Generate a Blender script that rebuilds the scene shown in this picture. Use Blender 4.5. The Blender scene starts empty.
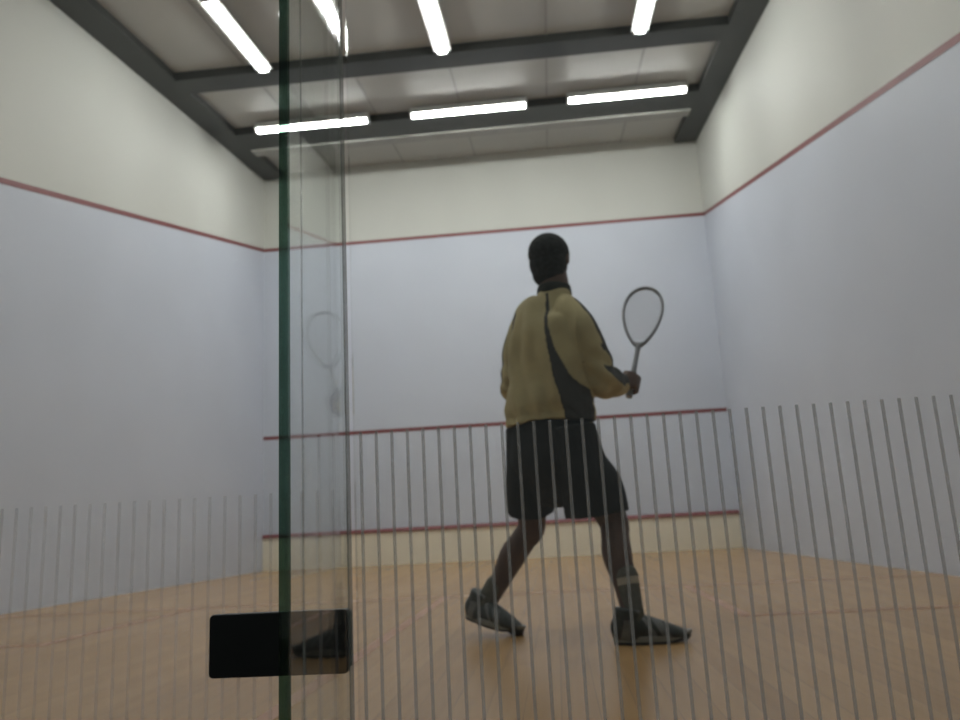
import bpy, bmesh, math, random
from mathutils import Vector, Matrix, noise
random.seed(4)
SC = bpy.context.scene
COL = SC.collection
V = Vector

# ------------------------------------------------------------------ materials
def mat(name, color, rough=0.6, spec=0.5, metal=0.0, emit=None, strength=0.0, var=0.0, scale=8.0, bump=0.0, bscale=60.0, stretch=(1, 1, 1)):
    m = bpy.data.materials.new(name); m.use_nodes = True
    nt = m.node_tree; b = nt.nodes['Principled BSDF']
    b.inputs['Base Color'].default_value = (*color, 1)
    b.inputs['Roughness'].default_value = rough
    b.inputs['Metallic'].default_value = metal
    b.inputs['Specular IOR Level'].default_value = spec
    if emit:
        b.inputs['Emission Color'].default_value = (*emit, 1)
        b.inputs['Emission Strength'].default_value = strength
    if var or bump:
        tc = nt.nodes.new('ShaderNodeTexCoord'); mp = nt.nodes.new('ShaderNodeMapping')
        mp.inputs['Scale'].default_value = stretch
        nt.links.new(tc.outputs['Object'], mp.inputs['Vector'])
    if var:
        n = nt.nodes.new('ShaderNodeTexNoise'); n.inputs['Scale'].default_value = scale; n.inputs['Detail'].default_value = 4
        nt.links.new(mp.outputs['Vector'], n.inputs['Vector'])
        r = nt.nodes.new('ShaderNodeValToRGB')
        r.color_ramp.elements[0].position = 0.3; r.color_ramp.elements[1].position = 0.7
        r.color_ramp.elements[0].color = (*[c * (1 - var) for c in color], 1)
        r.color_ramp.elements[1].color = (*[min(1, c * (1 + var)) for c in color], 1)
        nt.links.new(n.outputs['Fac'], r.inputs['Fac'])
        nt.links.new(r.outputs['Color'], b.inputs['Base Color'])
    if bump:
        n2 = nt.nodes.new('ShaderNodeTexNoise'); n2.inputs['Scale'].default_value = bscale; n2.inputs['Detail'].default_value = 3
        nt.links.new(mp.outputs['Vector'], n2.inputs['Vector'])
        bp = nt.nodes.new('ShaderNodeBump'); bp.inputs['Strength'].default_value = bump; bp.inputs['Distance'].default_value = 0.01
        nt.links.new(n2.outputs['Fac'], bp.inputs['Height'])
        nt.links.new(bp.outputs['Normal'], b.inputs['Normal'])
    return m

def glass_mat(name, tint, ior=1.5, rough=0.0):
    m = bpy.data.materials.new(name); m.use_nodes = True
    nt = m.node_tree
    for n in list(nt.nodes): nt.nodes.remove(n)
    o = nt.nodes.new('ShaderNodeOutputMaterial'); mx = nt.nodes.new('ShaderNodeMixShader')
    t = nt.nodes.new('ShaderNodeBsdfTransparent'); t.inputs['Color'].default_value = (*tint, 1)
    g = nt.nodes.new('ShaderNodeBsdfGlossy'); g.inputs['Roughness'].default_value = rough
    f = nt.nodes.new('ShaderNodeFresnel'); f.inputs['IOR'].default_value = ior
    # the back side of each face would read as total reflection: use the geometry's facing to keep the same ratio on both
    geo = nt.nodes.new('ShaderNodeNewGeometry'); flip = nt.nodes.new('ShaderNodeMix'); flip.data_type = 'FLOAT'
    flip.inputs[2].default_value = ior; flip.inputs[3].default_value = 1.0 / ior
    inv = nt.nodes.new('ShaderNodeMath'); inv.operation = 'DIVIDE'
    nt.links.new(geo.outputs['Backfacing'], flip.inputs[0])
    inv.inputs[0].default_value = 1.0
    sel = flip.outputs[0]
    # Fresnel node already inverts for back faces, so feed it the inverse there
    nt.links.new(sel, f.inputs['IOR'])
    nt.links.new(f.outputs['Fac'], mx.inputs['Fac'])
    nt.links.new(t.outputs['BSDF'], mx.inputs[1]); nt.links.new(g.outputs['BSDF'], mx.inputs[2])
    nt.links.new(mx.outputs['Shader'], o.inputs['Surface'])
    nt.nodes.remove(inv)
    return m

def film_mat(name, keep, color):
    """a thin translucent frosted film: part of the light goes straight through, the rest is scattered"""
    m = bpy.data.materials.new(name); m.use_nodes = True
    nt = m.node_tree
    for n in list(nt.nodes): nt.nodes.remove(n)
    o = nt.nodes.new('ShaderNodeOutputMaterial'); mx = nt.nodes.new('ShaderNodeMixShader'); m2 = nt.nodes.new('ShaderNodeMixShader')
    t = nt.nodes.new('ShaderNodeBsdfTransparent')
    d = nt.nodes.new('ShaderNodeBsdfDiffuse'); d.inputs['Color'].default_value = (*color, 1)
    tl = nt.nodes.new('ShaderNodeBsdfTranslucent'); tl.inputs['Color'].default_value = (*color, 1)
    m2.inputs[0].default_value = 0.5
    nt.links.new(d.outputs[0], m2.inputs[1]); nt.links.new(tl.outputs[0], m2.inputs[2])
    mx.inputs[0].default_value = 1 - keep
    nt.links.new(t.outputs[0], mx.inputs[1]); nt.links.new(m2.outputs[0], mx.inputs[2])
    nt.links.new(mx.outputs[0], o.inputs['Surface'])
    return m

def wood_floor_mat():
    m = bpy.data.materials.new('court_floorboards'); m.use_nodes = True
    nt = m.node_tree; b = nt.nodes['Principled BSDF']
    tc = nt.nodes.new('ShaderNodeTexCoord'); mp = nt.nodes.new('ShaderNodeMapping')
    mp.inputs['Rotation'].default_value = (0, 0, math.pi / 2)
    nt.links.new(tc.outputs['Object'], mp.inputs['Vector'])
    br = nt.nodes.new('ShaderNodeTexBrick')
    br.inputs['Color1'].default_value = (0.47, 0.285, 0.125, 1); br.inputs['Color2'].default_value = (0.415, 0.247, 0.107, 1)
    br.inputs['Mortar'].default_value = (0.30, 0.20, 0.105, 1)
    br.inputs['Scale'].default_value = 1.0; br.inputs['Brick Width'].default_value = 1.6; br.inputs['Row Height'].default_value = 0.09
    br.inputs['Mortar Size'].default_value = 0.0012; br.inputs['Mortar Smooth'].default_value = 0.3
    nt.links.new(mp.outputs['Vector'], br.inputs['Vector'])
    mp2 = nt.nodes.new('ShaderNodeMapping'); mp2.inputs['Scale'].default_value = (14, 0.9, 1)
    nt.links.new(tc.outputs['Object'], mp2.inputs['Vector'])
    n = nt.nodes.new('ShaderNodeTexNoise'); n.inputs['Scale'].default_value = 3; n.inputs['Detail'].default_value = 5
    nt.links.new(mp2.outputs['Vector'], n.inputs['Vector'])
    r = nt.nodes.new('ShaderNodeValToRGB')
    r.color_ramp.elements[0].color = (0.82, 0.82, 0.82, 1); r.color_ramp.elements[1].color = (1.1, 1.1, 1.1, 1)
    nt.links.new(n.outputs['Fac'], r.inputs['Fac'])
    mu = nt.nodes.new('ShaderNodeMix'); mu.data_type = 'RGBA'; mu.blend_type = 'MULTIPLY'; mu.inputs[0].default_value = 1
    nt.links.new(br.outputs['Color'], mu.inputs[6]); nt.links.new(r.outputs['Color'], mu.inputs[7])
    nt.links.new(mu.outputs[2], b.inputs['Base Color'])
    b.inputs['Roughness'].default_value = 0.26
    b.inputs['Specular IOR Level'].default_value = 0.4
    return m

M = {}
M['wall_low'] = mat('painted_plaster_blue_grey', (0.55, 0.582, 0.66), 0.5, 0.3, var=0.03, scale=1.2, bump=0.05, bscale=30)
M['wall_high'] = mat('painted_plaster_cream', (0.565, 0.568, 0.53), 0.6, 0.3, var=0.05, scale=1.0, stretch=(1, 1, 0.3), bump=0.05, bscale=30)
M['tin'] = mat('tin_paint_cream', (0.76, 0.70, 0.57), 0.5, var=0.03, scale=2)
M['red'] = mat('court_line_red', (0.20, 0.05, 0.053), 0.5, var=0.08, scale=6)
M['floor_red'] = mat('floor_line_red', (0.41, 0.22, 0.13), 0.4, var=0.1, scale=6)
M['floor'] = wood_floor_mat()
M['ceiling'] = mat('ceiling_panel_grey', (0.43, 0.42, 0.39), 0.5, 0.4, var=0.06, scale=0.8)
M['joint'] = mat('ceiling_joint_grey', (0.32, 0.312, 0.29), 0.6, var=0.05)
M['beam'] = mat('beam_paint_charcoal', (0.030, 0.031, 0.028), 0.5, var=0.15, scale=4)
M['flange'] = mat('beam_flange_grey', (0.34, 0.335, 0.31), 0.5, var=0.08, scale=4)
M['fixture'] = mat('lamp_tray_white', (0.78, 0.79, 0.78), 0.4, var=0.02)
M['tube'] = mat('fluorescent_tube_glow', (0.9, 0.9, 0.9), 0.3, emit=(0.985, 1.0, 0.965), strength=15.0)
M['tube_front'] = mat('fluorescent_tube_glow_boosted', (0.9, 0.9, 0.9), 0.3, emit=(0.985, 1.0, 0.965), strength=24.5)  # same kind of tube, emission boosted to brighten the front wall
M['tubecap'] = mat('tube_cap_aluminium', (0.6, 0.6, 0.6), 0.35, metal=0.8, var=0.03)
M['glass'] = glass_mat('clear_glass', (0.975, 0.985, 0.98))
M['finglass'] = glass_mat('clear_green_tinted_glass', (0.98, 0.997, 0.99))
M['glass_edge'] = glass_mat('glass_edge_dark_green', (0.30, 0.42, 0.365), 1.4)
M['pale_line'] = film_mat('faint_edge_line', 0.80, (0.4, 0.45, 0.42))
M['seam'] = film_mat('silicone_seam', 0.55, (0.35, 0.38, 0.36))
M['film'] = film_mat('frosted_stripe_film', 0.62, (0.52, 0.52, 0.52))
M['film_pale'] = film_mat('frosted_stripe_film_pale', 0.88, (0.48, 0.48, 0.48))
M['clamp'] = mat('clamp_black_powder_coat', (0.010, 0.011, 0.011), 0.45, 0.4, var=0.2, scale=30)
M['bolt'] = mat('bolt_dark_steel', (0.03, 0.03, 0.03), 0.35, metal=0.6, var=0.1)
M['skin'] = mat('dark_brown_skin', (0.085, 0.047, 0.032), 0.55, 0.4, var=0.12, scale=14)
M['hair'] = mat('short_black_hair', (0.016, 0.017, 0.016), 0.8, 0.2, var=0.4, scale=60, bump=0.5, bscale=160)
M['jacket'] = mat('jacket_olive_cloth', (0.40, 0.345, 0.19), 0.75, 0.2, var=0.12, scale=9, bump=0.15, bscale=120)
M['jacket_dark'] = mat('jacket_panel_and_seam_shade', (0.045, 0.045, 0.042), 0.75, 0.2, var=0.15, scale=9, bump=0.15, bscale=120)
M['collar'] = mat('collar_dark_knit', (0.028, 0.03, 0.024), 0.85, 0.2, var=0.2, scale=40, bump=0.3, bscale=200)
M['shorts'] = mat('shorts_black_cloth', (0.016, 0.018, 0.019), 0.8, 0.2, var=0.2, scale=10, bump=0.15, bscale=120)
M['sock'] = mat('sock_dark_grey', (0.10, 0.096, 0.078), 0.9, 0.1, var=0.15, scale=50, bump=0.3, bscale=250)
M['sockband'] = mat('sock_band_pale', (0.38, 0.34, 0.27), 0.9, 0.1, var=0.1, scale=50, bump=0.3, bscale=250)
M['shoe'] = mat('trainer_dark_grey', (0.045, 0.05, 0.048), 0.6, 0.3, var=0.25, scale=25)
M['shoepanel'] = mat('trainer_pale_panel', (0.15, 0.155, 0.155), 0.55, 0.3, var=0.1, scale=25)
M['sole'] = mat('trainer_sole_pale', (0.24, 0.24, 0.22), 0.6, 0.3, var=0.1, scale=25)
M['tread'] = mat('trainer_tread_dark', (0.03, 0.03, 0.03), 0.7, var=0.1)
M['lace'] = mat('lace_grey', (0.22, 0.22, 0.21), 0.8, var=0.1)
M['racket'] = mat('racket_frame_dark_grey', (0.18, 0.185, 0.20), 0.35, 0.5, metal=0.2, var=0.2, scale=20)
M['string'] = mat('racket_string_grey', (0.42, 0.43, 0.45), 0.5, var=0.05)
M['grip'] = mat('racket_grip_grey', (0.20, 0.21, 0.21), 0.8, var=0.15, scale=60, bump=0.4, bscale=150)
M['corridor'] = mat('corridor_floor_dark', (0.10, 0.09, 0.08), 0.6, var=0.1)

# ------------------------------------------------------------------ mesh helpers
def link(name, me, mats, parent=None, smooth=False):
    ob = bpy.data.objects.new(name, me); COL.objects.link(ob)
    for m in (mats if isinstance(mats, (list, tuple)) else [mats]): me.materials.append(m)
    if smooth:
        for p in me.polygons: p.use_smooth = True
    if parent is not None: ob.parent = parent
    return ob

def obj(name, bm, mats, parent=None, smooth=False, bevel=0.0, local=None):
    """bm in world coordinates; local = parent's origin to subtract"""
    bmesh.ops.recalc_face_normals(bm, faces=bm.faces)
    me = bpy.data.meshes.new(name)
    off = V((0, 0, 0))
    if parent is not None: off = parent_origin(parent)
    if local is not None: off = off * 0 + V(local)
    if off.length: bmesh.ops.translate(bm, vec=-off, verts=bm.verts)
    bm.to_mesh(me); bm.free()
    o = link(name, me, mats, parent, smooth)
    if local is not None and parent is None: o.location = local
    if bevel:
        b = o.modifiers.new('Bevel', 'BEVEL'); b.width = bevel; b.segments = 2; b.limit_method = 'ANGLE'
    return o

def parent_origin(p):
    off = V(p.location); q = p.parent
    while q is not None: off = off + V(q.location); q = q.parent
    return off

def box(bm, x0, x1, y0, y1, z0, z1, mi=0):
    vs = [bm.verts.new((x, y, z)) for z in (z0, z1) for y in (y0, y1) for x in (x0, x1)]
    fs = [(0, 2, 3, 1), (4, 5, 7, 6), (0, 1, 5, 4), (2, 6, 7, 3), (0, 4, 6, 2), (1, 3, 7, 5)]
    out = []
    for f in fs:
        fc = bm.faces.new([vs[i] for i in f]); fc.material_index = mi; out.append(fc)
    return out

def prism(bm, poly, axis, a, b, mi=0):
    """extrude a 2-D polygon along an axis; poly gives the two other coordinates in order"""
    def P(p, t):
        return {'x': (t, p[0], p[1]), 'y': (p[0], t, p[1]), 'z': (p[0], p[1], t)}[axis]
    lo = [bm.verts.new(P(p, a)) for p in poly]; hi = [bm.verts.new(P(p, b)) for p in poly]
    n = len(poly); fs = [bm.faces.new(lo), bm.faces.new(hi[::-1])]
    for i in range(n): fs.append(bm.faces.new([lo[i], lo[(i + 1) % n], hi[(i + 1) % n], hi[i]]))
    for f in fs: f.material_index = mi

def cyl(bm, p, q, r, seg=16, mi=0, r2=None):
    p, q = V(p), V(q); d = (q - p).normalized()
    u = d.orthogonal().normalized(); w = d.cross(u)
    r2 = r if r2 is None else r2
    A = [bm.verts.new(p + (u * math.cos(2 * math.pi * k / seg) + w * math.sin(2 * math.pi * k / seg)) * r) for k in range(seg)]
    B = [bm.verts.new(q + (u * math.cos(2 * math.pi * k / seg) + w * math.sin(2 * math.pi * k / seg)) * r2) for k in range(seg)]
    fs = [bm.faces.new(A[::-1]), bm.faces.new(B)]
    for k in range(seg): fs.append(bm.faces.new([A[k], A[(k + 1) % seg], B[(k + 1) % seg], B[k]]))
    for f in fs: f.material_index = mi

def catmull(vals, n):
    out = []
    m = len(vals)
    for i in range(m - 1):
        a = vals[max(i - 1, 0)]; b = vals[i]; c = vals[i + 1]; d = vals[min(i + 2, m - 1)]
        for k in range(n):
            t = k / n
            out.append(0.5 * ((2 * b) + (c - a) * t + (2 * a - 5 * b + 4 * c - d) * t * t + (3 * b - a - 3 * c + d) * t ** 3))
    out.append(vals[-1])
    return out

def tube(bm, pts, radii, side=None, seg=20, n=6, mi=0, cap=True):
    """closed tapering tube; radii are numbers or (across, through) pairs; `side` is the direction of `across`"""
    P = catmull([V(p) for p in pts], n)
    R = [r if isinstance(r, (tuple, list)) else (r, r) for r in radii]
    ra = catmull([r[0] for r in R], n); rb = catmull([r[1] for r in R], n)
    rings = []; u = None
    L = len(P)
    for i in range(L):
        d = (P[min(i + 1, L - 1)] - P[max(i - 1, 0)]).normalized()
        if side is not None:
            s = V(side); u = (s - d * s.dot(d)).normalized()
        else:
            u = d.orthogonal().normalized() if u is None else (u - d * u.dot(d)).normalized()
        w = d.cross(u)
        rings.append((P[i], d, u, w, max(ra[i], 1e-4), max(rb[i], 1e-4)))
    if cap:   # rounded ends
        def ends(first):
            c, d, u, w, a, b = rings[0 if first else -1]; sgn = -1 if first else 1
            h = min(a, b)
            return [(c + d * sgn * h * math.sin(t), d, u, w, max(a * math.cos(t), a * .08), max(b * math.cos(t), b * .08)) for t in (0.5, 0.95, 1.3, 1.5)]
        rings = ends(True)[::-1] + rings + ends(False)
    prev = None; first = None
    for c, d, u, w, a, b in rings:
        ring = [bm.verts.new(c + u * (a * math.cos(2 * math.pi * k / seg)) + w * (b * math.sin(2 * math.pi * k / seg))) for k in range(seg)]
        if prev:
            for k in range(seg):
                f = bm.faces.new([prev[k], prev[(k + 1) % seg], ring[(k + 1) % seg], ring[k]]); f.material_index = mi
        else: first = ring
        prev = ring
    for r in (first[::-1], prev):
        f = bm.faces.new(r); f.material_index = mi

def ball(bm, c, rad, R=None, seg=24, mi=0):
    r = bmesh.ops.create_uvsphere(bm, u_segments=seg, v_segments=seg // 2, radius=1)
    mtx = Matrix.Translation(V(c)) @ (R.to_4x4() if R is not None else Matrix.Identity(4)) @ Matrix.Diagonal((*rad, 1))
    bmesh.ops.transform(bm, matrix=mtx, verts=r['verts'])
    for v in r['verts']:
        for f in v.link_faces: f.material_index = mi

def fuse(name, bm, mats, parent, voxel=0.006, smooth=6, disp=None, paint=None):
    """melt overlapping closed shapes into ONE continuous surface"""
    bmesh.ops.recalc_face_normals(bm, faces=bm.faces)
    me = bpy.data.meshes.new(name + '_tmp'); bm.to_mesh(me); bm.free()
    t = bpy.data.objects.new(name + '_tmp', me); COL.objects.link(t)
    r = t.modifiers.new('r', 'REMESH'); r.mode = 'VOXEL'; r.voxel_size = voxel
    s = t.modifiers.new('s', 'SMOOTH'); s.iterations = smooth; s.factor = 0.5
    dg = bpy.context.evaluated_depsgraph_get(); dg.update()
    out = bpy.data.meshes.new_from_object(t.evaluated_get(dg))
    bpy.data.objects.remove(t); bpy.data.meshes.remove(me)
    out.name = name; out.materials.clear()
    if disp:
        nor = [v.normal.copy() for v in out.vertices]
        for v, nn in zip(out.vertices, nor): v.co = v.co + nn * disp(v.co, nn)
    if paint:
        for p in out.polygons: p.material_index = paint(p.center, p.normal)
    off = parent_origin(parent) if parent is not None else V((0, 0, 0))
    for v in out.vertices: v.co = v.co - off
    return link(name, out, mats, parent, smooth=True)

def empty(name, loc, label, cat, group=None):
    o = bpy.data.objects.new(name, None); o.location = loc; o.empty_display_size = 0.1; COL.objects.link(o)
    o['label'] = label; o['category'] = cat
    if group: o['group'] = group
    return o
def struct(o): o['kind'] = 'structure'; return o

# ------------------------------------------------------------------ the court (6.40 x 9.75 m, ceiling rising to the front wall)
W, D = 3.2, 9.75
def ceil_z(y): return 5.80 + 0.128 * (y - D)
def out_z(y): return 2.13 + (4.57 - 2.13) * y / D          # lower edge of the side-wall out line
LW = 0.05

bm = bmesh.new(); box(bm, -W - .2, W + .2, 0, D + .2, -.15, 0)
floor = struct(obj('floor', bm, M['floor']))
bm = bmesh.new(); box(bm, -W - .2, W + .2, -3.0, 0, -.15, -.001)
struct(obj('floor_corridor', bm, M['corridor']))

# floor markings
def flat(name, x0, x1, y0, y1):
    bm = bmesh.new(); box(bm, x0, x1, y0, y1, 0.0, 0.0012); return obj(name, bm, M['floor_red'], floor)
flat('short_line', -W, W, 4.26, 4.31)
flat('half_court_line', 0.05, 0.10, 0.02, 4.26)
for sx in (-1, 1):
    a = sx * 1.60; b = a + sx * LW
    bm = bmesh.new(); box(bm, min(a, b), max(a, b), 2.66, 4.26, 0, .0012)
    box(bm, min(a, sx * W), max(a, sx * W), 2.61, 2.66, 0, .0012)
    obj('service_box_line', bm, M['floor_red'], floor)

def side_wall(name, s):
    bm = bmesh.new(); xi, xo = s * W, s * (W + .2)
    top0, top1 = ceil_z(0) + .1, ceil_z(D) + .1
    prism(bm, [(0, 0), (D, 0), (D, out_z(D)), (0, out_z(0))], 'x', xi, xo, 0)
    prism(bm, [(0, out_z(0)), (D, out_z(D)), (D, top1), (0, top0)], 'x', xi, xo, 1)
    w = struct(obj(name, bm, [M['wall_low'], M['wall_high']]))
    bm = bmesh.new()
    prism(bm, [(0, out_z(0)), (D, out_z(D)), (D, out_z(D) + LW), (0, out_z(0) + LW)], 'x', xi, xi - s * .003)
    obj('out_line', bm, M['red'], w)
    return w
side_wall('wall_left', -1); side_wall('wall_right', 1)

bm = bmesh.new()
box(bm, -W - .2, W + .2, D, D + .2, 0, 4.57, 0); box(bm, -W - .2, W + .2, D, D + .2, 4.57, ceil_z(D) + .1, 1)
front = struct(obj('wall_front', bm, [M['wall_low'], M['wall_high']]))
bm = bmesh.new(); box(bm, -W, W, D - .003, D, 4.57, 4.62); obj('out_line', bm, M['red'], front)
bm = bmesh.new(); box(bm, -W, W, D - .003, D, 1.78, 1.83); obj('service_line', bm, M['red'], front)
tin = empty('tin_board', (0, D, 0), 'long cream tin board with red top strip along foot of front wall', 'board')
bm = bmesh.new(); box(bm, -W + .005, W - .005, D - .025, D - .002, 0.0, .43); obj('panel', bm, M['tin'], tin)
bm = bmesh.new(); prism(bm, [(D - .002, .43), (D - .045, .43), (D - .045, .445), (D - .02, .48), (D - .002, .48)], 'x', -W + .005, W - .005)
s_ = obj('top_strip', bm, M['red'], tin); s_['label'] = 'dull red strip along the top of the board'

# ceiling: sloping slab with panel joints
def sloped(bm, x0, x1, y0, y1, d0, d1, mi=0):
    """box that follows the ceiling slope, from d0 to d1 below the ceiling"""
    prism(bm, [(y0, ceil_z(y0) - d1), (y1, ceil_z(y1) - d1), (y1, ceil_z(y1) - d0), (y0, ceil_z(y0) - d0)], 'x', x0, x1, mi)
bm = bmesh.new(); sloped(bm, -W - .2, W + .2, -.2, D + .2, -.2, 0)
ceil = struct(obj('ceiling', bm, M['ceiling']))
bm = bmesh.new()
for x in (-2.13, -1.065, 0, 1.065, 2.13): sloped(bm, x - .012, x + .012, 0, D, -.001, .008)
obj('panel_joint', bm, M['joint'], ceil)
for nm, s in (('trim_1', -1), ('trim_2', 1)):
    bm = bmesh.new(); sloped(bm, min(s * W, s * (W - .30)), max(s * W, s * (W - .30)), 0, D, 0, .09)
    struct(obj(nm, bm, M['beam']))
# cross beams
for y0, y1 in ((6.28, 6.62), (2.9, 3.24)):
    bm = bmesh.new(); sloped(bm, -W + .3, W - .3, y0, y1, 0, .10); struct(obj('ceiling_beam', bm, M['beam']))
bm = bmesh.new(); sloped(bm, -W + .3, W - .3, 7.90, 8.45, 0, .10, 0); sloped(bm, -W + .3, W - .3, 8.45, 8.66, 0, .12, 1)
struct(obj('ceiling_beam', bm, [M['beam'], M['flange']]))
# back wall above the glass
bm = bmesh.new(); box(bm, -W - .2, W + .2, -.2, 0, 2.20, ceil_z(0) + .05); struct(obj('wall_back', bm, M['wall_high']))

# ------------------------------------------------------------------ fluorescent lamps
def lamp_parts(root):
    """1.42 m batten along local x: tray, tube, two end caps"""
    bm = bmesh.new()
    prism(bm, [(-.035, .02), (.035, .02), (.045, -.03), (.088, -.062), (.088, -.070), (-.088, -.070), (-.088, -.062), (-.045, -.03)], 'x', -.72, .72)
    obj2('tray', bm, M['fixture'], root)
    bm = bmesh.new()
    prism(bm, [(.050 * math.cos(math.pi * k / 12), -.071 - .034 * math.sin(math.pi * k / 12)) for k in range(13)], 'x', -.695, .695)  # broader than a bare tube: its bloom is built into the shape
    obj2('tube', bm, M['tube_front'], root, True)
    for s in (-1, 1):
        bm = bmesh.new(); box(bm, *sorted((s * .696, s * .72)), -.052, .052, -.106, -.0705); obj2('lamp_holder', bm, M['fixture'], root)
def obj2(name, bm, m, root, smooth=False):
    bmesh.ops.recalc_face_normals(bm, faces=bm.faces)
    me = bpy.data.meshes.new(name); bm.to_mesh(me); bm.free()
    o = link(name, me, m, root)
    if smooth:
        for p in me.polygons: p.use_smooth = len(p.vertices) == 4
    return o
SL = math.atan(.128)
def dup(root, fresh=None):
    r = root.copy(); COL.objects.link(r)
    for ch in list(root.children):
        c = ch.copy(); COL.objects.link(c); c.parent = r
        if fresh is not None and ch.name.startswith('tube'): c.data = fresh
    return r
proto = None; weaker_tube = [None]  # second entry: tube mesh copy with the weaker emission
def lamp(x, y, along, label, group, drop):
    global proto
    if proto is None:
        o = empty('fluorescent_lamp', (0, 0, 0), label, 'lamp', group); lamp_parts(o); proto = o
    elif group == G1: o = dup(proto)
    else:
        if weaker_tube[0] is None:
            weaker_tube[0] = [c for c in proto.children if c.name.startswith('tube')][0].data.copy(); weaker_tube[0].materials[0] = M['tube']
        o = dup(proto, weaker_tube[0])
    o['label'] = label; o['group'] = group
    o.location = (x, y, ceil_z(y) - drop)
    o.rotation_euler = (SL, 0, 0) if along == 'x' else (0, -SL, math.pi / 2)
    return o
G1, G2, G3 = 'lamps set crosswise before the front wall', 'lamps set lengthwise on the ceiling', 'added unseen lamps over the back of the court'
lamp(-1.865, 7.80, 'x', 'crosswise fluorescent lamp near front wall, crossed by the green glass edge', G1, .03)
lamp(.10, 7.80, 'x', 'crosswise fluorescent lamp near front wall, middle of the row of three', G1, .03)
lamp(2.025, 7.80, 'x', 'crosswise fluorescent lamp near front wall, beside the right side wall', G1, .03)
lamp(-1.88, 5.47, 'y', 'lengthwise fluorescent lamp over court, seen left of the green glass edge', G2, .05)
lamp(0.0, 5.47, 'y', 'lengthwise fluorescent lamp over middle of court, just right of the glass fin', G2, .05)
lamp(2.0, 5.47, 'y', 'lengthwise fluorescent lamp over court nearest the right side wall', G2, .05)
for x in (-1.88, 0.0, 2.0):  # unseen row of lamps, added to light the player and court
    lamp(x, 2.0, 'y', 'added unseen lengthwise lamp over back of court, ' + {-1.88: 'by left wall', 0.0: 'in the middle', 2.0: 'by right wall'}[x], G3, .05)

# ------------------------------------------------------------------ glass back wall
GT = 2.19
def stripes(name, x0, x1, top, m, parent, wd=.0044, pitch=.0219, phase=0.0):
    bm = bmesh.new(); x = x0 + phase
    while x < x1 - wd:
        box(bm, x, x + wd, -.0016, -.0010, .04, top); x += pitch
    return obj(name, bm, m, parent)
def pane(name, x0, x1):
    bm = bmesh.new(); box(bm, x0, x1, 0.0, .012, .006, GT)
    return struct(obj(name, bm, M['glass']))
p1 = pane('window_1', .556, 1.95); stripes('stripe_film', .562, 1.95, .577, M['film'], p1, phase=.003)
p2 = pane('window_2', 1.956, 3.195); stripes('stripe_film', 1.96, 3.19, .577, M['film'], p2)
d1 = pane('door_1', -.33, .544); stripes('stripe_film', -.33, .54, .50, M['film_pale'], d1)
p3 = pane('window_3', -3.195, -.336); stripes('stripe_film', -3.19, -.34, .50, M['film_pale'], p3)

fin = empty('glass_fin', (.542, -.14, 0), 'tall upright glass fin with dark green front edge, standing before the glass wall', 'glass fin')
bm = bmesh.new(); box(bm, .5378, .548, -.242, -.004, 0.0, GT)
obj('glass_blade', bm, M['finglass'], fin)
bm = bmesh.new(); box(bm, .5375, .5483, -.252, -.242, 0.0, GT)
e_ = obj('front_edge', bm, M['glass_edge'], fin, bevel=.0015); e_['label'] = 'dark green polished glass edge'
bm = bmesh.new(); box(bm, .5482, .5515, -.012, -.0005, 0.0, GT); obj('silicone_seam', bm, M['seam'], fin)
bm = bmesh.new(); box(bm, .5482, .5490, -.204, -.1995, 0.0, GT); obj('edge_line', bm, M['pale_line'], fin)  # thin pale upright line on the fin face

clamp = empty('glass_clamp', (.45, 0, .302), 'black rectangular metal clamp plate low on the glass, half behind the glass fin', 'clamp')
def rrect(bm, x0, x1, z0, z1, r, y0, y1):
    pts = []
    for cx, cz, a0 in ((x1 - r, z1 - r, 0), (x0 + r, z1 - r, 90), (x0 + r, z0 + r, 180), (x1 - r, z0 + r, 270)):
        for k in range(5):
            a = math.radians(a0 + k * 22.5); pts.append((cx + r * math.cos(a), cz + r * math.sin(a)))
    prism(bm, pts, 'y', y0, y1)
for y0, y1 in ((-.0145, -.0020), (.0125, .0235)):
    bm = bmesh.new(); (rrect(bm, .3590, .5475, .2620, .3425, .006, y0, y1) if y0 < 0 else rrect(bm, .3620, .5445, .2640, .3405, .006, y0, y1)); obj('plate', bm, M['clamp'], clamp, bevel=.0015)
for x in (.395, .505):
    bm = bmesh.new(); cyl(bm, (x, .0236, .302), (x, .0262, .302), .008, 20); obj('bolt', bm, M['bolt'], clamp)

# ------------------------------------------------------------------ the player
th = math.radians(37)
F = V((math.sin(th), math.cos(th), 0)); R_ = V((math.cos(th), -math.sin(th), 0)); Z = V((0, 0, 1))
person = empty('person', (.83, 2.15, 0), 'person in olive jacket and black shorts seen from behind, mid-stride on the court', 'person')
J = dict(head=(.878, 2.14, 1.534), neck=(.886, 2.12, 1.415), neckb=(.880, 2.12, 1.345), shR=(.965, 2.03, 1.235), elR=(1.038, 2.06, .990),
         wrR=(1.132, 2.23, .990), handR=(1.185, 2.30, .996), shL=(.742, 2.232, 1.260), elL=(.690, 2.25, 1.02), wrL=(.770, 2.44, 1.06),
         pel=(.826, 2.13, .79), chest=(.850, 2.13, 1.16), hipR=(.915, 2.05, .753), hipL=(.743, 2.20, .779),
         knR=(1.046, 2.06, .43), anR=(1.074, 1.95, .105), knL=(.722, 2.34, .423), anL=(.522, 2.365, .128))
J = {k: V(v) for k, v in J.items()}
def lerp(a, b, t): return a + (b - a) * t

bm = bmesh.new()
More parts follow.
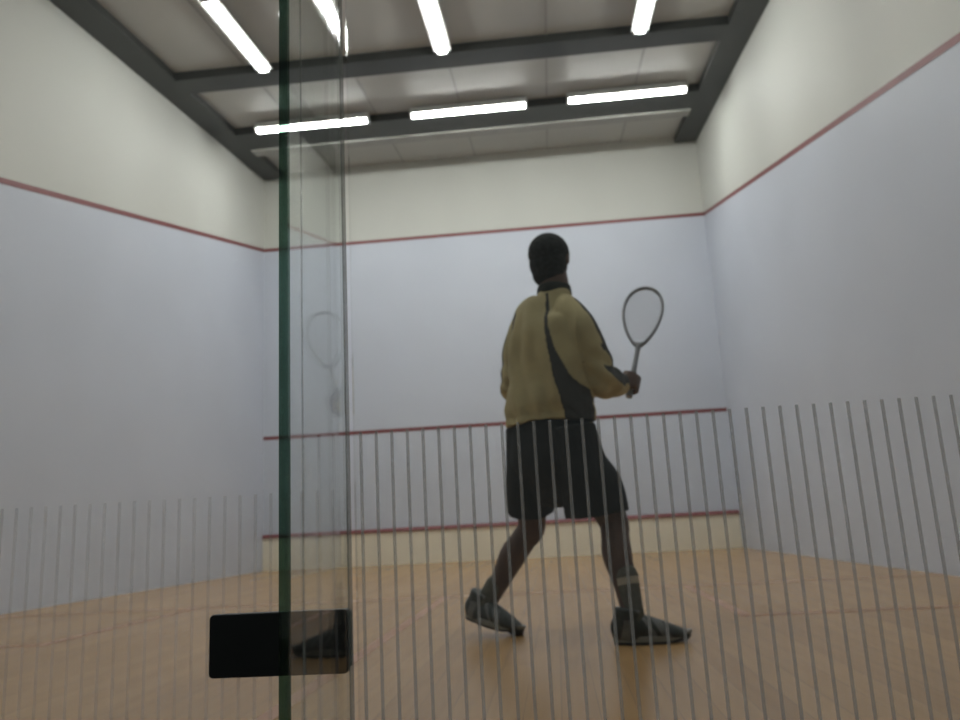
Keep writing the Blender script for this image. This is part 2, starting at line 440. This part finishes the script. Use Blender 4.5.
# trunk and neck
tube(bm, [J['pel'] + Z * -.06, J['pel'] + Z * .08, lerp(J['pel'], J['chest'], .55), J['chest'], J['chest'] + Z * .12, J['neckb']],
     [(.14, .10), (.145, .10), (.135, .095), (.16, .105), (.15, .09), (.06, .055)], side=R_)
hf = V((math.sin(math.radians(20)), math.cos(math.radians(20)), 0)); hr = V((hf.y, -hf.x, 0))
tube(bm, [J['neckb'] - Z * .03, J['neck'], J['head'] - Z * .03], [(.066, .064), (.062, .062), (.060, .06)], side=hr)
# head: cranium, jaw, brow, nose, ears
HR = Matrix((hr, hf, Z)).transposed()
hc = J['head']
ball(bm, hc + Z * .015 - hf * .005, (.076, .096, .082), HR)
ball(bm, hc - Z * .012 + hf * .022, (.066, .078, .092), HR)
ball(bm, hc - Z * .075 + hf * .045, (.045, .045, .035), HR)
tube(bm, [hc + hf * .095 + Z * .005, hc + hf * .113 - Z * .028, hc + hf * .100 - Z * .040], [.011, .015, .010], n=4, seg=12)
for s in (-1, 1):
    ball(bm, hc + hf * .088 + hr * s * .030 + Z * .022, (.024, .012, .010), HR)                 # brow
    ball(bm, hc + hf * .086 + hr * s * .030 + Z * .004, (.014, .012, .009), HR)                 # eyelid
    ball(bm, hc + hr * s * .078 - hf * .006 - Z * .012, (.009, .019, .031), HR)                 # ear
for dz in (-.062, -.075): ball(bm, hc + hf * .094 + Z * dz, (.024, .012, .0075), HR)            # lips
# arms
for s, e, w in (('shR', 'elR', 'wrR'), ('shL', 'elL', 'wrL')):
    a, b, c = J[s], J[e], J[w]
    tube(bm, [lerp(a, J['chest'] + Z * .06, .35), a - Z * .015, lerp(a, b, .5), b], [.048, .046, .046, .041])
    tube(bm, [b, lerp(b, c, .35), c], [.041, .042, .028])
# right hand closed around the grip
gc = J['handR']
gax = (V((1.240, 2.385, 1.180)) - gc).normalized()
wdir = (J['wrR'] - gc); wdir = (wdir - gax * wdir.dot(gax)).normalized()
nd = gax.cross(wdir)
def around(ang, rad, up): rad += .0015; return gc + gax * up + (wdir * math.cos(ang) + nd * math.sin(ang)) * rad
pc = around(0.55, .036, 0)
tube(bm, [J['wrR'], lerp(J['wrR'], pc, .6), pc, around(1.0, .036, .002)], [(.022, .028), (.020, .034), (.017, .042), (.014, .038)], side=wdir.cross(gax), n=5)
for k, (up, ln, rr) in enumerate(((.030, 4.1, .0095), (.010, 4.4, .0100), (-.010, 4.2, .0095), (-.029, 3.6, .0082))):
    tube(bm, [around(.9 + ln * t, .0275 if t > 0 else .034, up + .006 * math.sin(t * 3)) for t in (0, .22, .45, .7, .9, 1)], [rr * 1.12, rr * 1.1, rr * 1.05, rr, rr * .95, rr * .8], n=3, seg=12)
tube(bm, [around(.3, .036, .022), around(-.25, .034, .042), around(-1.0, .029, .052), around(-1.8, .027, .052)], [.014, .013, .0115, .0095], n=4, seg=12)
# left hand, loosely curled in front of the body
lw = J['wrL']; ld = (lw - J['elL']).normalized(); lu = Z; ls = ld.cross(lu).normalized(); lu = ls.cross(ld)
tube(bm, [lw, lw + ld * .045, lw + ld * .088], [(.027, .018), (.036, .017), (.040, .014)], side=lu)
for k, (o_, L_) in enumerate(((.030, .070), (.010, .078), (-.010, .073), (-.028, .058))):
    b0 = lw + ld * .086 + lu * o_
    tube(bm, [b0, b0 + ld * L_ * .42 + ls * .012, b0 + ld * L_ * .62 + ls * .034, b0 + ld * L_ * .55 + ls * .056], [.0095, .009, .0085, .007], n=4, seg=12)
tube(bm, [lw + ld * .03 + lu * .026, lw + ld * .062 + lu * .050 + ls * .014, lw + ld * .092 + lu * .056 + ls * .030], [.014, .012, .009], n=4, seg=12)
# legs and feet
for hp, kn, an, fd in (('hipR', 'knR', 'anR', V((.98, .15, 0))), ('hipL', 'knL', 'anL', V((.83, -.42, -.30)))):
    a, b, c = J[hp], J[kn], J[an]; fd = fd.normalized()
    back = (-F * .7 - R_ * .3) if hp == 'hipR' else (-R_ * .8 - F * .3)
    tube(bm, [a - Z * .02, lerp(a, b, .35), lerp(a, b, .75), b, lerp(b, c, .12)], [.070, .076, .064, .057, .053])
    tube(bm, [b, lerp(b, c, .18) + back * .008, lerp(b, c, .38) + back * .016, lerp(b, c, .7) + back * .004, c], [.053, .054, .056, .042, .034])
    tube(bm, [c - fd * .03 - Z * .03, c + fd * .05 - Z * .045, c + fd * .14 - Z * .07], [.030, .032, .026])
fuse('body', bm, M['skin'], person, voxel=.0042, smooth=4)['label'] = 'dark brown skin of head, hands and legs'

# hair: close crop over the back and top of the skull
bm = bmesh.new()
ball(bm, hc + Z * .018 - hf * .010, (.086, .100, .088), HR, seg=40)
ball(bm, hc - Z * .030 - hf * .030, (.079, .070, .084), HR, seg=40)
ball(bm, hc - Z * .075 - hf * .028, (.070, .064, .060), HR, seg=32)
bmesh.ops.delete(bm, geom=[v for v in bm.verts if (V(v.co) - hc).dot(hf) > .062 + .35 * max(0, (V(v.co) - hc).z - .03) or ((V(v.co) - hc).z < -.02 and (V(v.co) - hc).dot(hf) > .032)], context='VERTS')
bmesh.ops.holes_fill(bm, edges=[e for e in bm.edges if e.is_boundary])
fuse('hair', bm, M['hair'], person, voxel=.004, smooth=5, disp=lambda p, n: .0018 * noise.noise(p * 140))['label'] = 'closely cropped black hair'

# jacket
SB = [J['pel'] + V((.004, 0, .036)), J['pel'] + V((.006, 0, .13)), lerp(J['pel'], J['chest'], .6), J['chest'] + Z * .03, J['chest'] + Z * .115, J['neckb'] + Z * -.012, J['neckb'] + Z * .03]
bm = bmesh.new()
tube(bm, SB, [(.202, .146), (.200, .142), (.194, .130), (.198, .128), (.155, .105), (.084, .078), (.066, .064)], side=R_, seg=32, cap=False)
for s, e, w, f1 in (('shR', 'elR', 'wrR', 1.0), ('shL', 'elL', 'wrL', .93)):
    a, b, c = J[s], J[e], J[w]
    tube(bm, [lerp(a, J['neckb'], .55), lerp(a, J['neckb'], .15) - Z * .012, lerp(a, b, .35), lerp(a, b, .8), b], [.056, .070 * f1, .078 * f1, .074 * f1, .068 * f1], seg=24)
    tube(bm, [lerp(a, b, .85), b, lerp(b, c, .4), lerp(b, c, .88)], [.066, .068, .066, .052], seg=24)
def jdisp(p, n):
    q = V((p.x * 7, p.y * 7, p.z * 3.2 + p.x * 2.5))
    w = .018 * noise.noise(q) + .009 * noise.noise(V((p.x * 16, p.y * 16, p.z * 7)))
    lat = (p - J['chest']).dot(R_); back = max(0.0, n.dot(-F))
    if abs(lat) < .19: w += back * (.0075 * math.sin(62 * lat + 3.0 * math.sin(7 * p.z)) * min(1, max(0, (1.33 - p.z) * 5)))   # hanging folds of the back
    for e, amp in ((J['elR'], .010), (J['elL'], .008)):                      # creases gathered at the elbows
        d = (p - e).length
        if d < .16: w += amp * (1 - d / .16) * math.sin(70 * (p.z + .6 * p.x))
    dz = p.z - .86
    if abs(dz) < .04 and (p - J['elR']).length > .2: w += -.006 * (1 - abs(dz) / .04)   # gathered just above the hem
    return w
def seg_dist(p, a, b):
    t = max(0, min(1, (p - a).dot(b - a) / (b - a).length_squared)); return (p - a.lerp(b, t)).length
def jpaint(p, n):
    lateral = (p - J['chest']).dot(R_); z = p.z
    onarm = min(seg_dist(p, J['shR'], J['elR']), seg_dist(p, J['elR'], J['wrR']))
    onarml = min(seg_dist(p, J['shL'], J['elL']), seg_dist(p, J['elL'], J['wrL']))
    if onarm < .10 and lateral > .11 and n.dot((R_ * .8 + F * .45 + Z * .4).normalized()) > .80: return 1
    if onarml < .10 and lateral < -.11 and n.dot((-R_ * .9 - F * .25 + Z * .2).normalized()) > .72: return 1
    if onarm < .085 and z < 1.12 and lateral > .12: return 0
    ks = ((1.36, .052, .005), (1.24, .070, .007), (1.10, .100, .012), (1.0, .130, .026), (.92, .165, .040), (.78, .185, .052))  # side panel low down; the narrow upper line is painted seam shadow
    for (z1, s1, w1), (z0, s0, w0) in zip(ks, ks[1:]):
        if z0 <= z <= z1:
            t = (z1 - z) / (z1 - z0); s = s1 + (s0 - s1) * t; w = w1 + (w0 - w1) * t
            if abs(lateral - s) < w and n.dot(-F) > -.3: return 1
    return 0
jk = fuse('jacket', bm, [M['jacket'], M['jacket_dark']], person, voxel=.0055, smooth=5, disp=jdisp, paint=jpaint)
jk['label'] = 'loose olive jacket with charcoal side panel and sleeve stripe'
# collar
bm = bmesh.new(); N = 40
prev = None; rings = []
for k in range(N):
    a = 2 * math.pi * k / N
    d = hr * math.cos(a) + hf * math.sin(a)
    base = J['neckb'] + Z * .020; prof = ((.060, -.01), (.073, .0), (.070, .034), (.066, .042), (.061, .034), (.058, -.01))
    rings.append([bm.verts.new(base + d * (r * (1.0 + .04 * math.sin(3 * a))) + Z * h + V((.003, 0, 0))) for r, h in prof])
for k in range(N):
    A, B = rings[k], rings[(k + 1) % N]
    for i in range(len(A)): bm.faces.new([A[i], A[(i + 1) % len(A)], B[(i + 1) % len(A)], B[i]])
obj('collar', bm, M['collar'], person, smooth=True)['label'] = 'dark stand-up collar'

# shorts
bm = bmesh.new()
tube(bm, [J['pel'] + Z * .02, J['pel'] - Z * .04, J['pel'] - Z * .12, J['pel'] + V((.005, .01, -.20))], [(.182, .126), (.186, .132), (.185, .13), (.12, .09)], side=R_, seg=32)
tube(bm, [J['hipL'] + Z * .05, V((.738, 2.22, .66)), V((.730, 2.25, .56)), V((.728, 2.275, .490))], [(.098, .105), (.100, .11), (.098, .11), (.096, .108)], side=(1, 0, 0), seg=28, cap=False)
tube(bm, [J['hipR'] + Z * .05, V((.935, 2.05, .66)), V((.972, 2.05, .56)), V((.984, 2.055, .462))], [(.092, .105), (.106, .115), (.120, .112), (.124, .105)], side=(1, 0, -.15), seg=28, cap=False)
def sdisp(p, n):
    return .009 * noise.noise(V((p.x * 13, p.y * 13, p.z * 2.6))) * min(1, max(.2, (.84 - p.z) * 5))
fuse('shorts', bm, M['shorts'], person, voxel=.0055, smooth=4, disp=sdisp)['label'] = 'baggy black knee-length shorts'

# socks and trainers
def shoe(name, an, fd, up, sock_top, band):
    """trainer: sock, upper, sole, tread, heel panel and laces; fd = direction of the toe, up = normal of the foot"""
    fd = fd.normalized(); up = (up - fd * up.dot(fd)).normalized(); sd = fd.cross(up)
    def at(x, y, z): return an + fd * x + sd * y + up * z                # an: ankle centre; sole is .085 below it
    kn = sock_top
    bm = bmesh.new(); n = 1 if band else 0
    d = (kn - an)
    tube(bm, [an - d * .25, an + d * .25, an + d * .6, an + d], [(.037, .037), (.038, .038), (.041, .041), (.044, .044)], seg=24, n=5, mi=0)
    if band:
        for f in bm.faces:
            t = (f.calc_center_median() - an).dot(d) / d.length_squared
            if .80 < t < .97: f.material_index = 1
    obj('sock', bm, [M['sock'], M['sockband']], person, smooth=True)
    root_bm = bmesh.new()
    tube(root_bm, [at(-.052, 0, -.030), at(-.02, 0, -.032), at(.05, 0, -.042), at(.12, 0, -.055), at(.175, 0, -.064)],
         [(.038, .052), (.045, .058), (.047, .048), (.049, .034), (.036, .020)], side=sd, seg=24)
    tube(root_bm, [at(-.030, 0, -.02), at(-.020, 0, .036)], [(.044, .050), (.043, .051)], side=sd, seg=24, cap=False)
    def paint(p, n_):
        x = (p - an).dot(fd); z = (p - an).dot(up)
        if -.045 < x - .25 * z < -.012 and z < 0: return 1
        if .055 < x + .5 * z < .085 and abs((p - an).dot(sd)) > .02: return 1
        if .02 < x + .6 * z < .034 and abs((p - an).dot(sd)) > .02: return 1
        return 0
    sh = fuse('trainer', root_bm, [M['shoe'], M['shoepanel']], person, voxel=.004, smooth=4, paint=paint)
    outline = []
    for k in range(36):
        a = 2 * math.pi * k / 36; c, s = math.cos(a), math.sin(a)
        x = .058 + .142 * c; w = .044 + .006 * math.sin((x + .05) * 9) - (.008 if x < 0 else 0)
        outline.append((x, w * math.copysign(abs(s) ** .75, s)))
    for nm, z0, z1, sc, m in (('sole', -.077, -.060, 1.0, M['sole']), ('tread', -.086, -.0775, .98, M['tread'])):
        bm = bmesh.new()
        lo = [bm.verts.new(at(.058 + (x - .058) * sc, y * sc, z0 + (.020 * max(0, x - .12) / .08))) for x, y in outline]
        hi = [bm.verts.new(at(.058 + (x - .058) * sc, y * sc, z1 + (.014 * max(0, x - .12) / .08) + (.006 if x < 0 else 0))) for x, y in outline]
        bm.faces.new(lo[::-1]); bm.faces.new(hi)
        for k in range(36): bm.faces.new([lo[k], lo[(k + 1) % 36], hi[(k + 1) % 36], hi[k]])
        obj(nm, bm, m, sh)
    bm = bmesh.new()
    for k in range(4):
        x = .045 + k * .020; z = -.004 - k * .0085
        tube(bm, [at(x, -.028, z - .010), at(x + .006, 0, z + .006), at(x, .028, z - .010)], [.003, .003, .003], n=4, seg=8)
    obj('laces', bm, M['lace'], sh, smooth=True)
shoe('r', V((1.084, 1.945, .087)), V((.985, .10, 0)), V((0, 0, 1)), V((1.070, 1.975, .235)), True)
shoe('l', V((.508, 2.352, .130)), V((.83, -.42, -.22)), V((.22, -.1, 1)), V((.555, 2.362, .195)), False)

# ------------------------------------------------------------------ the racket
racket = empty('racket', tuple(gc), 'grey teardrop-headed racket held upright in the raised right hand', 'racket')
gb = gc - gax * .055
T = V((1.240, 2.385, 1.180))                         # throat
top = V((1.312, 2.53, 1.486))
ax = (top - T).normalized(); sdv = V((1, -.12, 0)); sdv = (sdv - ax * sdv.dot(ax)).normalized()
Lh = (top - T).length
bm = bmesh.new(); cyl(bm, gb, lerp(gc, T, .36), .0128, 16); obj('grip', bm, M['grip'], racket, smooth=False, bevel=.003)
bm = bmesh.new(); cyl(bm, gb - gax * .006, gb + gax * .001, .0155, 16); obj('butt_cap', bm, M['racket'], racket, bevel=.002)
bm = bmesh.new(); tube(bm, [lerp(gc, T, .30), lerp(gc, T, .75), T + ax * .010], [.0115, .0105, .012], n=4, seg=14); obj('shaft', bm, M['racket'], racket, smooth=True)
def hoop(t):
    """teardrop outline, t in 0..1 from throat round to throat"""
    a = 2 * math.pi * t
    v = (1 - math.cos(a)) / 2                         # 0 at throat, 1 at top
    w = math.sin(a) * (.40 + .60 * v ** .6)
    return T + ax * (Lh * v) + sdv * (.094 * w * 1.12 + .006 * v)
NH = 64; pts = [hoop(k / NH) for k in range(NH)]
bm = bmesh.new(); nrm = ax.cross(sdv); ring0 = None; rings = []
for k in range(NH):
    d = (pts[(k + 1) % NH] - pts[k - 1]).normalized(); o_ = d.cross(nrm).normalized()
    rings.append([bm.verts.new(pts[k] + o_ * (.0068 * math.cos(2 * math.pi * j / 10)) + nrm * (.0105 * math.sin(2 * math.pi * j / 10))) for j in range(10)])
for k in range(NH):
    A, B = rings[k], rings[(k + 1) % NH]
    for j in range(10): bm.faces.new([A[j], A[(j + 1) % 10], B[(j + 1) % 10], B[j]])
obj('frame', bm, M['racket'], racket, smooth=True)
bm = bmesh.new(); tube(bm, [hoop(.09), lerp(hoop(.09), hoop(.91), .5) - ax * .012, hoop(.91)], [.006, .006, .006], n=5, seg=10); obj('throat_bridge', bm, M['racket'], racket, smooth=True)
poly = [((p - T).dot(sdv), (p - T).dot(ax)) for p in pts]
def spans(c, horiz):
    xs = []
    for (x0, y0), (x1, y1) in zip(poly, poly[1:] + poly[:1]):
        a0, a1, b0, b1 = (y0, y1, x0, x1) if horiz else (x0, x1, y0, y1)
        if (a0 - c) * (a1 - c) < 0: xs.append(b0 + (b1 - b0) * (c - a0) / (a1 - a0))
    return (min(xs), max(xs)) if len(xs) >= 2 else None
bm = bmesh.new()
for k in range(1, 18):
    c = -.1 + k * .0118; s = spans(c, False)
    if s: cyl(bm, T + sdv * c + ax * max(s[0], .035), T + sdv * c + ax * s[1], .0008, 6)
k = .045
while k < Lh - .005:
    s = spans(k, True)
    if s: cyl(bm, T + sdv * s[0] + ax * k, T + sdv * s[1] + ax * k, .0008, 6)
    k += .0135
obj('strings', bm, M['string'], racket)

# ------------------------------------------------------------------ world, camera, colour management
w = bpy.data.worlds.new('corridor_light'); SC.world = w; w.use_nodes = True
w.node_tree.nodes['Background'].inputs['Color'].default_value = (0.75, 0.85, 0.85, 1)
w.node_tree.nodes['Background'].inputs['Strength'].default_value = 0.055

yaw, pitch, roll, fpx = -8.42693837e-02, 2.06393694e-01, -5.28084131e-02, 794.055744
fw = V((math.sin(yaw) * math.cos(pitch), math.cos(yaw) * math.cos(pitch), math.sin(pitch)))
rt = V((math.cos(yaw), -math.sin(yaw), 0)); up = rt.cross(fw)
r2 = rt * math.cos(roll) + up * math.sin(roll); u2 = up * math.cos(roll) - rt * math.sin(roll)
cam = bpy.data.cameras.new('camera'); co = bpy.data.objects.new('camera', cam); COL.objects.link(co)
mw = Matrix((r2, u2, -fw)).transposed().to_4x4(); mw.translation = V((.830772936, -1.08480586, .439978776))
co.matrix_world = mw
cam.sensor_width = 36; cam.lens = fpx * 36 / 960; cam.clip_start = .02
cam.dof.use_dof = True; cam.dof.focus_distance = .80; cam.dof.aperture_fstop = (cam.lens / 1000) / .0036
SC.camera = co
vs = SC.view_settings; vs.view_transform = 'Standard'; vs.look = 'None'; vs.gamma = 1; vs.use_curve_mapping = False
vs.exposure = 1.36
